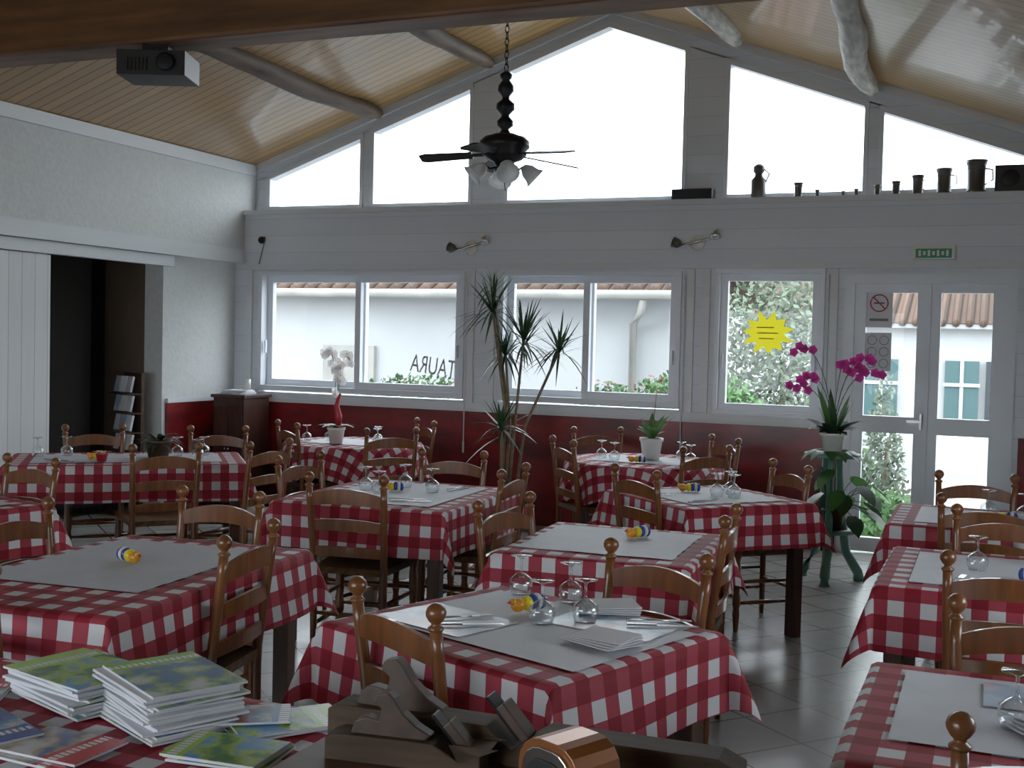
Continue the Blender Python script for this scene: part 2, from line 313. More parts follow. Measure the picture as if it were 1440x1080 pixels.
for i in range(0,len(ys),2): m.b2((XR,ys[i],0),(XR+.15,ys[i+1],2.86),LEFTP)
for a,b in hz: m.b2((XR,a,0),(XR+.15,b,1.0),LEFTP); m.b2((XR,a,2.0),(XR+.15,b,2.86),LEFTP)
m.obj('wall_right')
m=MB(); wa,wb=-5.6,-1.4  # opening behind the camera, added and sized to fill the back wall with light
m.b2((-7.1,YF-.15,0),(wa,YF,2.9),LEFTP); m.b2((wb,YF-.15,0),(XR+.1,YF,2.9),LEFTP); m.b2((wa,YF-.15,0),(wb,YF,.8),LEFTP); m.b2((wa,YF-.15,2.3),(wb,YF,2.9),LEFTP)
m.prism([(-7.1,2.9),(XR+.1,2.9),(XR+.1,ceil(XR+.1)+.05),(RX0,RZ+.05),(-7.1,ceil(-7.1)+.05)],YF-.15,YF,LEFTP)
m.obj('wall_front')
m=MB()
for x in (wa,-3.53,wb-.06): m.b2((x,YF-.1,.8),(x+.06,YF-.05,2.3),WPNT)
m.b2((wa,YF-.1,.8),(wb,YF-.05,.86),WPNT); m.b2((wa,YF-.1,2.24),(wb,YF-.05,2.3),WPNT); m.obj('window_10')  # frame of the added rear light opening, never in view
for i,(a,b) in enumerate(hz):
    m=MB(); f=.06
    for p,q,z0,z1 in ((a,a+f,1,2.0),(b-f,b,1,2.0),(a,b,1,1+f),(a,b,2.0-f,2.0)): m.b2((XR+.03,p,z0),(XR+.09,q,z1),WPNT)
    m.obj('window_%d'%(9+i))  # unseen frame around the side opening added for light
def log(x,col,r,y0=-1.2,y1=9.60,wob=.05):
    m=MB(); pts=[];rad=[]; n=40
    ph=random.random()*6
    for i in range(n):
        t=i/(n-1); y=y0+(y1-y0)*t
        pts.append((x+wob*math.sin(y*1.1+ph)+wob*.2*math.sin(y*4+ph),y,ceil(x)-r*.55+wob*.35*math.sin(y*1.7+ph))); rad.append(r*(1+.13*math.sin(y*3.1+ph)+.10*random.uniform(-1,1))*(1.0 if i<n-2 else (.95 if i==n-2 else .6)))
    m.tube(pts,rad,col,14); return m.obj('ceiling_log')
log(-5.38,LOGD,.085); log(-4.25,LOGD,.085); log(RX0,LOGD,.09,wob=.02); log(-2.10,LOGW,.085,wob=.06); log(-.93,LOGW,.085,wob=.07)
m=MB(); m.b2((-6.78,5.0,3.13),(1.5,5.24,3.56),BEAM)
m.prism([(-3.30,3.56),(-3.0,3.56),(-3.0,RZ-.12),(-3.30,RZ-.12)],5.03,5.2,BEAM); m.obj('ceiling_tie_beam',bevel=.02)
m=MB(); m.box((0,0,0),(.36,.28,.13),BLK); m.lathe([(.045,0),(.05,.02),(.04,.03)],IRON,(.08,-.14,0),16,RX(90)); m.box((0,0,.095),(.14,.14,.05),IRON)
for i in range(6): m.box((-.12+.02*i,-.142,-.01),(.008,.006,.07),IRON)
o=m.obj('projector',(-4.20,5.1,3.02),22,.012)
# ------------------------------------------------------------ fan
m=MB(); FX,FY,FZ=-2.56,6.0,2.655
top=ceil(FX)
for i in range(int((top-FZ-.44)/.035)+1):
    R=Rz((i%2)*90)
    ring=[Vector((.011*math.cos(q),0,.022*math.sin(q)+.44+i*.035+.02)) for q in [k*math.pi/4 for k in range(9)]]
    if FZ+.44+i*.035+.04<top: m.tube([R@p for p in ring],.0035,IRON,5)
m.lathe([(.012,0.44),(.035,.42),(.03,.40),(.02,.39),(.042,.36),(.045,.33),(.02,.30),(.02,.285),(.05,.26),(.052,.23),(.022,.20),(.022,.19),(.045,.165),(.045,.14),(.02,.12),(.03,.10),(.07,.09)],IRON,seg=16)
m.lathe([(.02,.095),(.06,.09),(.115,.075),(.14,.05),(.14,.02),(.12,.0),(.125,-.02),(.10,-.045),(.06,-.06),(.045,-.09),(.055,-.105),(.045,-.12),(.001,-.13)],IRON,seg=24)
for k in range(5):
    a=math.radians(22.5+30+72*k); ca,sa=math.cos(a),math.sin(a)
    M=Matrix(((ca,-sa,0,0),(sa,ca,0,0),(0,0,1,-.012),(0,0,0,1)))@Matrix.Rotation(math.radians(4),4,'Y')@Matrix.Rotation(math.radians(13),4,'X')
    m.box((.16,0,0),(.12,.03,.008),IRON,M=M)
    pl=[(.18,-.04),(.44,-.055),(.47,-.04),(.475,.04),(.44,.055),(.18,.04)]
    n=len(pl); m.add([(x,y,-.004) for x,y in pl]+[(x,y,.004) for x,y in pl],[tuple(range(n-1,-1,-1)),tuple(range(n,2*n))]+[(i,(i+1)%n,(i+1)%n+n,i+n) for i in range(n)],IRON,M=M)
for k in range(4):
    a=math.radians(30+90*k); d=Vector((math.cos(a),math.sin(a),0))
    m.tube([Vector((0,0,-.09))+d*.04,Vector((0,0,-.10))+d*.08,Vector((0,0,-.08))+d*.11],.007,IRON,6)
    ax=(d*.75+Vector((0,0,-.66))).normalized(); R=ax.to_track_quat('Z','Y').to_matrix()
    m.lathe([(.018,0),(.026,.012),(.042,.035),(.045,.055),(.050,.075),(.066,.098),(.063,.098),(.04,.055),(.001,.015)],OPAL,Vector((0,0,-.08))+d*.105,16,R)
m.tube([(0.0,0,-.12),(0.01,0,-.22)],.0025,IRON,4)
m.obj('ceiling_fan',(FX,FY,FZ))
# ------------------------------------------------------------ furniture
def table(loc,w,d,rot,over=.24,name='dining_table',rnd=False,h=.75):
    m=MB(); hw,hd=w/2,d/2
    if rnd: m.lathe([(.001,h-.035),(hw-.01,h-.035),(hw-.005,h-.01),(hw-.01,h-.006),(.001,h-.006)],TBW,seg=40); hw2,hd2=hw*.62,hw*.62
    else: m.b2((-hw+.01,-hd+.01,h-.035),(hw-.01,hd-.01,h-.006),TBW); hw2,hd2=hw-.07,hd-.07
    for sx in(-1,1):
        for sy in (-1,1): m.b2((sx*hw2-.033,sy*hd2-.033,0),(sx*hw2+.033,sy*hd2+.033,h-.035),TBW)
    for sy in (-1,1): m.b2((-hw2,sy*hd2-.012,h-.14),(hw2,sy*hd2+.012,h-.035),TBW)
    for sx in (-1,1): m.b2((sx*hw2-.012,-hd2,h-.14),(sx*hw2+.012,hd2,h-.035),TBW)
    t=m.obj(name,(loc[0],loc[1],0),rot,.004)
    ph=[random.random()*6 for _ in range(4)]
    W,D=hw+over,hd+over; st=.028; nx=int(2*W/st)+1; ny=int(2*D/st)+1
    vs=[];uv=[];fs=[]
    z0=h+.001
    for j in range(ny+1):
        for i in range(nx+1):
            u=-W+2*W*i/nx; v=-D+2*D*j/ny
            if rnd:
                rr=math.hypot(u,v)
                if rr>hw:
                    e_=min(rr-hw,over*1.25); a=math.atan2(v,u); fl=hw+.012+min(e_,.03)*.3+e_*(.12+.12*math.sin(a*9+ph[0])); x=fl*math.cos(a); y=fl*math.sin(a); z=z0-e_*.95
                else: x,y,z=u,v,z0
            else:
                eu=max(0,abs(u)-hw); ev=max(0,abs(v)-hd); su=1 if u>0 else -1; sv=1 if v>0 else -1
                r=math.hypot(eu,ev)
                if r<1e-6: x,y,z=u,v,z0+.0012*math.sin(u*9+ph[2])*math.sin(v*8+ph[3])
                else:
                    f=math.atan2(ev,eu); s2=math.sin(2*f)
                    out=.006+r*(.10+.28*s2**2)+.020*min(1,r/over)*math.sin((v*7 if eu>ev else u*7)+ph[0])*(1-s2)
                    x=su*(min(abs(u),hw)+out*math.cos(f)); y=sv*(min(abs(v),hd)+out*math.sin(f)); z=z0-r*(.985-.12*s2)
                    if r<.02: z=z0-r*.5
            vs.append((x,y,z)); uv.append((u+.03+ph[1]*.01,v+ph[0]*.01))
    for j in range(ny):
        for i in range(nx): a=j*(nx+1)+i; fs.append((a,a+1,a+nx+2,a+nx+1))
    me=bpy.data.meshes.new('tablecloth'); me.from_pydata(vs,[],fs); me.materials.append(GING)
    ul=me.uv_layers.new(name='UVMap')
    for lp in me.loops: ul.data[lp.index].uv=uv[lp.vertex_index]
    for p in me.polygons: p.use_smooth=True
    c=bpy.data.objects.new('tablecloth',me); SC.collection.objects.link(c); c.parent=t
    return t
def chairmesh():
    m=MB()
    def py(z): return -.0-(max(0,z-.45))*.13
    for sx in (-1,1):
        pts=[];rad=[]
        for z,r in ((0,.013),(.05,.016),(.2,.018),(.4,.019),(.47,.019),(.52,.018),(.6,.018),(.7,.0175),(.8,.017),(.865,.0165)):
            pts.append((sx*(.185+.012*max(0,z-.45)/.4),py(z),z)); rad.append(r)
        m.tube(pts,rad,CHW,10)
        x,y=sx*.197,py(.87)
        m.lathe([(.016,0),(.021,.005),(.021,.011),(.012,.017),(.012,.022),(.019,.028),(.026,.040),(.027,.050),(.023,.062),(.012,.071),(.001,.074)],CHW,(x,y,.862),12)
        m.lathe([(.012,0),(.016,.03),(.021,.10),(.017,.13),(.022,.15),(.022,.20),(.017,.22),(.021,.26),(.022,.36),(.018,.40),(.024,.43),(.024,.455),(.018,.465)],CHW,(sx*.205,.385,0),12)
        for z in (.16,.28): m.tube([(sx*.186,.0,z),(sx*.197,.19,z),(sx*.205,.385,z)],[.009,.013,.009],CHW,8)
    for z in (.19,.30): m.tube([(-.205,.385,z),(0,.385,z),(.205,.385,z)],[.009,.014,.009],CHW,8)
    m.tube([(-.186,0,.22),(0,0,.22),(.186,0,.22)],[.009,.012,.009],CHW,8)
    def ring(s,z): return [(-.192*s,-.012,z),(.192*s,-.012,z),(.218*s,.41,z),(-.218*s,.41,z)]
    vs=ring(1,.425)+ring(1.03,.44)+ring(1,.458)+[(0,.2,.450)]
    fs=[(3,2,1,0)]+[(i,(i+1)%4,(i+1)%4+4,i+4) for i in range(4)]+[(i+4,(i+1)%4+4,(i+1)%4+8,i+8) for i in range(4)]+[(8+i,8+(i+1)%4,12) for i in range(4)]
    m.add(vs,fs,RUSH)
    for zc,h,ar in ((.535,.045,.012),(.665,.05,.018),(.795,.058,.035)):
        vs=[];fs=[];n=12; th=.007
        for i in range(n+1):
            t=-1+2*i/n; x=.192*t; y=py(zc)-.028*(1-t*t); b=zc-h/2+ar*.5*(1-t*t); T=zc+h/2+ar*(1-t*t)
            vs+=[(x,y-th,b),(x,y-th,T),(x,y+th,T),(x,y+th,b)]
        for i in range(n):
            for k in range(4): fs.append((4*i+k,4*i+4+k,4*i+4+(k+1)%4,4*i+(k+1)%4))
        m.add(vs,fs,CHW,False)
    return m
CM=None
def chair(x,y,rot):
    global CM
    if CM is None: o=chairmesh().obj('dining_chair',(x,y,0),rot); CM=o.data; return o
    return place(CM,'dining_chair',(x,y,0),rot)
def gobmesh():
    m=MB(); m.lathe([(.033,0),(.039,.02),(.041,.036),(.037,.052),(.019,.066),(.006,.072),(.004,.08),(.004,.116),(.012,.122),(.036,.128),(.036,.131),(.001,.132)],GOB,seg=20); return m
GM=None
def goblet(x,y,z=.757):
    global GM
    if GM is None: o=gobmesh().obj('wine_glass',(x,y,z)); GM=o.data; return o
    return place(GM,'wine_glass',(x,y,z))
FM=KM=OM=None
def fork(x,y,rot,z=.760):
    global FM
    if FM is None:
        m=MB(); m.tube([(-.10,0,.002),(-.02,0,.003),(.03,0,.002)],[.005,.003,.003],STEEL,6); m.box((.045,0,.002),(.03,.02,.002),STEEL)
        for k in range(4): m.box((.078,-.0085+.0057*k,.003),(.04,.0028,.002),STEEL)
        o=m.obj('fork',(x,y,z),rot); FM=o.data; return
    place(FM,'fork',(x,y,z),rot)
def knife(x,y,rot,z=.760):
    global KM
    if KM is None:
        m=MB(); m.box((-.055,0,.003),(.09,.013,.006),STEEL); m.prism([(-.01,0),(.11,0),(.115,.001),(.10,.002),(-.01,.002)],-.008,.008,STEEL); o=m.obj('knife',(x,y,z),rot,.001); KM=o.data; return
    place(KM,'knife',(x,y,z),rot)
def ornament(x,y,rot,z=.757):
    global OM
    if OM is None:
        m=MB(); m.sph((-.035,0,.022),.022,ORG,(1.1,1,1)); m.sph((0,0,.024),.024,YEL,(.8,1,1)); m.sph((.022,0,.026),.025,BLU,(.6,1,1)); m.sph((.040,0,.026),.026,WCER,(.5,1,1)); m.sph((.055,0,.024),.024,BLU,(.55,1,1)); m.sph((-.055,0,.034),.012,ORG); m.lathe([(.006,0),(.001,.014)],RED,(-.064,0,.034),8,RY(-90))
        o=m.obj('ceramic_ornament',(x,y,z),rot); OM=o.data; return
    place(OM,'ceramic_ornament',(x,y,z),rot)
def runner(x,y,w,d,rot,z=.7535,m_=PAPER,name='paper_table_runner'):
    m=MB(); n=8; vs=[];fs=[]
    for j in range(n+1):
        for i in range(n+1): vs.append((w*(i/n-.5),d*(j/n-.5),.0015+.001*math.sin(i*1.9+x)*math.sin(j*1.7+y)))
    for j in range(n):
        for i in range(n): a=j*(n+1)+i; fs.append((a,a+1,a+n+2,a+n+1))
    m.add(vs,fs,m_,True); m.obj(name,(x,y,z),rot)
def napkin(x,y,rot,z=.758):
    m=MB()
    for k in range(4): m.box((.004*k,.003*k,.004+.006*k),(.19-.01*k,.15-.008*k,.004),NAP,Rz(k*4)@RX(1.2*k-2))
    m.obj('folded_napkin',(x,y,z),rot,.002)
def rel(T,u,v):
    (x,y),r=T; a=math.radians(r); return x+u*math.cos(a)-v*math.sin(a), y+u*math.sin(a)+v*math.cos(a)
TB=dict(T1=((-1.28,3.22),.90,.80,-20),T2=((-2.88,3.33),.84,1.28,5),T3=((-1.48,4.78),.80,.88,3),T4=((-3.0,5.70),.97,1.10,3),T5=((-1.49,6.55),.84,.84,-42),
  T8=((-5.4,6.3),1.5,.85,40),T12=((-4.80,4.1),.95,.85,-12),T9=((-.04,6.43),.86,.86,0),T10=((.05,4.86),.86,.95,0),T11=((.17,2.9),.90,.85,0))
for k,(c,w,d,r) in TB.items(): table(c,w,d,r)
table((-4.82,8.3),1.1,1.1,0,rnd=True); table((-2.38,8.32),1.12,1.12,0,rnd=True)
table((-1.94,1.92),1.30,.72,0,name='brochure_table',over=.2)
for x,y,r in [(-1.43,2.79,-30),(-1.04,3.72,159),(-2.44,3.40,100),(-3.09,4.14,182),(-2.84,2.55,5),(-1.04,4.77,95),(-2.94,5.04,8),(-2.43,5.80,93),(-1.89,4.64,-102),(-3.04,6.40,190),(-3.62,5.72,-95),(-1.77,6.20,-38),(-1.14,6.93,130),
   (-2.77,7.80,-48),(-2.92,8.92,215),(-1.90,8.66,132),(-1.82,7.78,52),(-5.12,7.88,-34),(-4.22,7.80,48),(-4.45,8.75,138),(-4.68,5.78,50),(-4.36,6.36,85),(-5.25,7.08,215),(-5.98,6.62,228),(-6.02,5.55,-55),(-3.43,3.42,-86),(-4.75,4.72,172),
   (-.08,6.97,180),(-.02,5.94,0),(.06,5.44,180),(.07,4.24,0),(.12,3.38,180),(.16,2.36,0)]: chair(x,y,r)
T1=((-1.28,3.22),-20)
runner(*rel(T1,.02,.02),.80,.58,-20)
runner(*rel(T1,-.20,-.12),.36,.26,-20,z=.7565,m_=BLUP,name='printed_placemat'); runner(*rel(T1,.18,.22),.36,.26,-14,z=.7565,m_=BLUP,name='printed_placemat')
for p in ((-1.44,3.60),(-1.23,3.25),(-1.25,3.56),(-1.12,3.33)): goblet(*p,z=.760)
ornament(-1.33,3.38,60,.760); napkin(-1.00,3.12,-25,.760); napkin(-1.10,3.50,20,.760)
fork(-1.47,3.20,40,.762); knife(-1.42,3.12,30,.762); fork(-.92,3.44,20,.762); knife(-.90,3.38,20,.762)
def setting(c,r,w,d,gl_,orn=None,cut=()):
    runner(*c,w,d,r)
    for u,v in gl_: goblet(*rel((c,r),u,v))
    if orn: ornament(*rel((c,r),orn[0],orn[1]),orn[2])
    for u,v,a in cut: fork(*rel((c,r),u,v),a,.758); knife(*rel((c,r),u+.03,v-.05),a,.758)
setting((-2.92,3.42),5,.66,.84,[],(.0,.0,160))
setting((-1.50,4.80),3,.66,.66,[],(.08,.12,60))
setting((-3.0,5.70),3,.7,.86,[(-.22,.0),(-.06,-.16),(-.08,.22),(.14,.10)],(-.08,.04,30),[(.15,-.25,20),(-.25,.32,0),(.2,.32,80)])
setting((-1.49,6.55),-42,.62,.62,[(.0,.16),(.14,.08),(.06,.02)],(-.16,-.02,20),[(.2,-.15,60),(-.1,-.25,30)])
setting((-5.4,6.3),40,1.2,.55,[(-.58,.1),(-.40,.16),(.32,.1),(.5,.14),(.45,-.08)],(-.2,-.12,20),[(-.45,-.15,0),(.3,-.17,10)])
setting((-4.80,4.1),-12,.7,.6,[(.1,.1)],None,[(.1,-.1,0)])
setting((-.04,6.43),0,.62,.62,[(.03,.14),(.2,.06)],(.1,-.08,0))
setting((.05,4.86),0,.64,.7,[(-.09,.02),(.18,.2)],(.12,-.14,170),[(-.15,-.24,80)])
setting((.17,2.95),0,.72,.60,[(-.10,-.10),(.05,.05)],(.2,.1,0),[(.08,-.24,85)])
runner(.15,3.1,.30,.22,0,z=.7575,m_=BLUP,name='printed_placemat'); napkin(.16,2.84,30,.760)
runner(-4.82,8.3,.7,.5,0); runner(-2.38,8.32,.7,.5,0)
for p in ((-5.15,8.12),(-5.05,8.30),(-4.62,8.35),(-4.52,8.16)): goblet(*p)
for p in ((-2.68,8.25),(-2.54,8.12),(-2.14,8.5),(-2.02,8.3)): goblet(*p)
ornament(-2.36,8.08,20)
# ------------------------------------------------------------ plants
def pot(m,c,r,h,mm):
    m.lathe([(r*.72,0),(r*.95,h*.85),(r*1.05,h*.86),(r*1.05,h),(r*.92,h),(r*.88,h*.85),(.001,h*.84)],mm,c,20)
m=MB(); pot(m,(0,0,0),.19,.34,DKW)
heads=[((-.14,.0,1.84),.42,60),((.13,.0,1.60),.40,64),((.46,-.05,1.54),.34,54),((-.03,.02,1.50),.28,34),((.0,-.1,.88),.36,48),((-.15,.02,2.02),.24,20)]
for (hx,hy,hz_),L,nn in heads:
    b=Vector((hx*.2,hy*.2,.3)); e_=Vector((hx,hy,hz_)); mid=(b+e_)/2+Vector((-hx*.25+.03,hy,.0))
    m.tube([b,b*.6+mid*.4,mid,mid*.4+e_*.6,e_],[.015,.014,.013,.012,.011],TRUNK,8)
    for k in range(nn):
        a=random.uniform(0,2*math.pi); el=random.uniform(-.35,1.35)
        d=Vector((math.cos(a)*math.cos(el),math.sin(a)*math.cos(el),math.sin(el)))
        m.leaf(e_+Vector((0,0,random.uniform(-.04,.04))),d,L*random.uniform(.75,1.05),.018,random.uniform(.02,.16)*(1.3 if el<.6 else .5),LEAFD,5)
m.obj('potted_dragon_tree',(-3.66,8.75,0))
def orchid(name,loc,flower,stems,potm,stick=None,h=.5):
    m=MB(); pot(m,(0,0,0),.07,.13,potm)
    for k in range(7):
        a=k*.9; m.leaf((0,0,.12),(math.cos(a),math.sin(a),.7),.20,.055,.10,LEAF,5)
    if stick: m.tube([(0.02,0,.12),(.02,0,.22),(.0,0,.30),(.03,0,.40)],[.02,.03,.022,.012],stick,8)
    for s in stems:
        pts=[Vector((0,0,.1))]
        for k in range(1,9):
            t=k/8; pts.append(Vector((s[0]*t**1.7,s[1]*t,.1+s[2]*(math.sin(t*1.9)))))
        m.tube(pts,.003,LEAF,5)
        for p in pts[3:]:
            for q in range(2):
                c=p+Vector([random.uniform(-.03,.03) for _ in range(3)])
                for k in range(5):
                    a=k*1.256; m.leaf(c,(math.cos(a),-.25,math.sin(a)),.038,.040,0,flower,3,up=Vector((0,1,0)))
                m.sph(c+Vector((0,-.006,0)),.006,YEL if flower==WFLO else PINK,seg=6,n=4)
    return m.obj(name,loc)
orchid('white_orchid',(-4.84,8.06,.757),WFLO,[(.11,0,.60),(-.12,.02,.64),(.03,.0,.50)],WCER,RED)
m=MB(); pot(m,(0,0,0),.085,.16,WCER)
for k in range(12):
    a=k*2.4; m.leaf((0,0,.13),(math.cos(a)*.6,math.sin(a)*.6,1.0),random.uniform(.2,.36),.05,.10,LEAF,5)
m.tube([(0,0,.14),(.03,0,.5)],.003,TRUNK,5)
m.obj('potted_orchid_foliage',(-2.33,8.35,.757))
m=MB(); pot(m,(0,0,0),.09,.12,DKW)
for k in range(34):
    a=k*2.4; m.leaf((0,0,.10),(math.cos(a),math.sin(a),random.uniform(.2,1.2)),random.uniform(.15,.27),.03,.12,LEAFD,4)
m.obj('potted_fern',(-5.25,6.42,.757))
m=MB(); pot(m,(0,0,0),.04,.05,RED)
for k in range(10):
    a=k*2.4; m.leaf((0,0,.04),(math.cos(a),math.sin(a),.8),.09,.03,.03,WFLO if k%2 else ORG,3)
m.obj('table_flower_bowl',(-5.38,6.02,.757))
m=MB()
for k in range(3):
    a=math.radians(30+120*k); d=Vector((math.cos(a),math.sin(a),0))
    m.tube([d*.05+Vector((0,0,.86)),d*.07+Vector((0,0,.5)),d*.12+Vector((0,0,.2)),d*.21+Vector((0,0,.06)),d*.22+Vector((0,0,.0))],[.022,.026,.032,.036,.04],GRNP,8)
m.lathe([(.001,.86),(.18,.86),(.19,.87),(.19,.885),(.001,.886)],GRNP,seg=28); m.lathe([(.001,.34),(.17,.34),(.175,.355),(.001,.36)],GRNP,seg=28)
m.obj('plant_stand',(-1.02,8.28,0))
m=MB(); pot(m,(0,0,0),.085,.14,WCER)
for k in range(22):
    a=k*2.4; m.leaf((0,0,.12),(math.cos(a),math.sin(a),.9),random.uniform(.2,.36),.09,.12,LEAFD,5)
for k in range(10):
    a=k*2.4; m.leaf((.02*math.cos(a),.02*math.sin(a),.13),(math.cos(a)*.5,math.sin(a)*.4,1.2),random.uniform(.25,.42),.05,.05,LEAF if k%2 else LEAFD,4)
for k in range(14):
    a=k*2.4; m.leaf((.1*math.cos(a),.1*math.sin(a),.02),(math.cos(a),math.sin(a)*.6,.2),.12,.09,.10,LEAF,4)
for s in ((.26,-.05,.54),(-.32,.0,.34),(.08,.0,.50),(-.30,.0,.60),(.20,.02,.48),(-.22,.05,.40),(.30,0,.44)):
    pts=[Vector((s[0]*(k/9)**1.5,s[1]*k/9,.12+s[2]*math.sin(k/9*1.9))) for k in range(10)]; m.tube(pts,.003,LEAFD,5)
    for p in pts[6:]:
        c=p+Vector([random.uniform(-.02,.02) for _ in range(3)])
        for k in range(5):
            a=k*1.256; m.leaf(c,(math.cos(a),-.3,math.sin(a)),.036,.036,0,PINK,3,up=Vector((0,1,0)))
m.obj('pink_orchid',(-1.02,8.26,.887))
m=MB(); pot(m,(0,0,0),.08,.14,TBW)
for k in range(20):
    a=k*2.4; p=Vector((.04*math.cos(a),.04*math.sin(a),.12)); q=Vector((.16*math.cos(a)+.07,.16*math.sin(a),.12+.34*((k*37)%10)/10)); m.tube([p,(p+q)/2+Vector((0,0,.04)),q],.003,LEAFD,4)
    m.leaf(q,(math.cos(a),math.sin(a),-.5),.17,.12,.05,LEAF if k%2 else LEAFD,4)
m.obj('potted_heartleaf_plant',(-1.0,8.27,.362))
# ------------------------------------------------------------ ledge objects
zL=2.812
def cup(x,h):
    m=MB(); r=h*.30; m.lathe([(r,0),(r,h*.08),(r*.88,h*.12),(r*.86,h*.8),(r*1.0,h*.9),(r*1.05,h),(r*.9,h),(r*.8,h*.2),(.001,h*.15)],PEW,seg=18)
    m.tube([(r*.8,0,h*.75),(r*1.5,0,h*.7),(r*1.55,0,h*.4),(r*.8,0,h*.25)],h*.03,PEW,6); m.obj('pewter_measure',(x,9.60,zL))
for x,h in ((-1.52,.12),(-1.37,.06),(-1.17,.045),(-1.07,.06),(-.91,.085),(-.77,.11),(-.61,.15),(-.42,.195),(-.19,.25)): cup(x,h)
m=MB(); m.lathe([(.055,0),(.06,.02),(.06,.15),(.035,.18),(.03,.2),(.045,.22),(.045,.26),(.02,.28),(.001,.285)],PEW,seg=18); m.tube([(.04,0,.24),(.085,0,.2),(.055,0,.13)],.007,PEW,6); m.obj('stoneware_jug',(-1.84,9.60,zL))
m=MB(); m.box((0,0,.045),(.34,.12,.09),BLK); m.box((0,-.061,.045),(.31,.004,.07),IRON); m.obj('speaker_box',(-2.38,9.60,zL),0,.01)
m=MB(); m.box((0,0,.10),(.40,.13,.20),BLK); m.lathe([(.06,0),(.065,.005),(.02,.01)],IRON,(-.09,-.066,.1),20,RX(90)); m.box((.1,-.067,.1),(.12,.004,.12),IRON); m.obj('radio_box',(.14,9.60,zL),0,.01)
def wl(x,z):
    m=MB(); m.lathe([(.065,0),(.065,.015),(.035,.03)],WCER,(0,0,0),20,RX(90)); m.tube([(-.19,-.06,-.04),(.19,-.06,.05)],.013,STEEL,8); m.tube([(0,0,0),(0,-.06,.01)],.014,STEEL,8)
    for s,R in ((-1,RY(-70)),(1,RY(65))): m.lathe([(.015,0),(.036,.025),(.045,.075),(.038,.075),(.001,.035)],STEEL if s>0 else PEW,(s*.12,-.07,.01+s*.03),14,R)
    m.obj('wall_spotlight',(x,YB-.001,z))
wl(-4.36,2.43); wl(-2.31,2.45)
m=MB(); m.box((0,0,0),(.30,.05,.11),WCER); m.box((0,-.027,-.01),(.26,.004,.07),EXIT)
for k in range(7): m.box((-.10+.033*k,-.03,-.01),(.018,.003,.03 if k%2 else .045),WCER)
m.obj('exit_sign',(-.47,YB-.027,2.36))
m=MB(); m.sph((0,-.05,0),.035,BLK); m.tube([(0,0,.03),(0,-.04,0)],.01,BLK,6); m.tube([(0,-.005,-.02),(-.07,-.006,-.28)],.004,BLK,5); m.obj('wall_sensor',(-6.55,YB-.001,2.52))
m=MB(); n=11; pl=[]
for k in range(2*n): a=math.pi*k/n+.2; r=(.215 if k%2==0 else .135)*(1+.08*math.sin(k*2.3)); pl.append((r*math.cos(a),0,r*math.sin(a)*.85))
m.add([(0,0,0)]+pl,[(0,1+k,1+(k+1)%(2*n)) for k in range(2*n)],YP)
for k,(x,w) in enumerate(((-.02,.14),(.0,.17),(-.01,.12))): m.box((x,-.002,.045-.045*k),(w,.001,.009),OLV)
m.obj('yellow_star_poster',(-1.72,YB+.03,1.72))
def poster(x,z,w,h,fn,name):
    m=MB(); m.box((0,0,0),(w,.002,h),NAP); fn(m); m.obj(name,(x,YB+.024,z))
def nosm(m):
    m.tube([(.065*math.cos(k*.3142),-.003,.04+.065*math.sin(k*.3142)) for k in range(21)],.005,RED,5); m.tube([(-.045,-.003,.085),(.045,-.003,-.005)],.005,RED,5); m.box((0,-.003,.04),(.08,.003,.012),PEW); m.box((0,-.002,-.09),(.14,.002,.02),PEW)
poster(-.86,1.93,.20,.30,nosm,'no_smoking_poster')
def rings(m):
    for i in (-1,1):
        for j in (-1,0,1): m.tube([(i*.045+.035*math.cos(k*.628),-.003,j*.09+.035*math.sin(k*.628)) for k in range(11)],.002,PEW,4)
poster(-.86,1.59,.20,.30,rings,'notice_poster')
cu=bpy.data.curves.new('window_lettering','FONT'); cu.body='STAURA'; cu.size=.23; cu.extrude=.001; cu.materials.append(LETT)
o=bpy.data.objects.new('window_lettering',cu); SC.collection.objects.link(o); o.location=(-4.46,YB+.058,1.25); o.rotation_euler=(math.radians(90),math.radians(7),0); o.scale=(-.62,1,1)
m=MB(); m.b2((-.17,-.2,.05),(.17,.2,1.02),CABW); m.b2((-.19,-.22,1.02),(.19,.22,1.05),CABW); m.b2((-.18,-.21,0),(.18,.21,.06),CABW)
for s in(-1,1): m.b2((s*.085-.07,-.215,.12),(s*.085+.07,-.2,.95),CABW); m.sph((s*.02,-.225,.55),.012,STEEL,seg=8,n=6)
m.obj('corner_cabinet',(-6.56,9.20,0),0,.006)
m=MB()
for k in range(5): m.box((0,0,.004+.008*k),(.21,.28,.006),NAP,Rz(k*5))
m.tube([(.06,.05,.14),(.06,.05,.04)],.035,WCER,10); m.obj('paper_pile',(-6.56,9.15,1.051))
m=MB(); m.b2((-.17,-.12,0),(.17,.12,.05),DKW); m.b2((-.15,.06,.05),(.15,.09,1.25),DKW)
for i in range(4):
    m.b2((-.15,-.08,.55+.17*i),(.15,.06,.56+.17*i),DKW)
    for k in range(3): m.box((-.1+.1*k,-.02,.64+.17*i),(.08,.02,.14),[NAP,BLUP,WCER,PAPER,BLUP][(i*3+k)%5],RX(-12))
m.obj('leaflet_rack',(-7.08,8.22,0),-20)
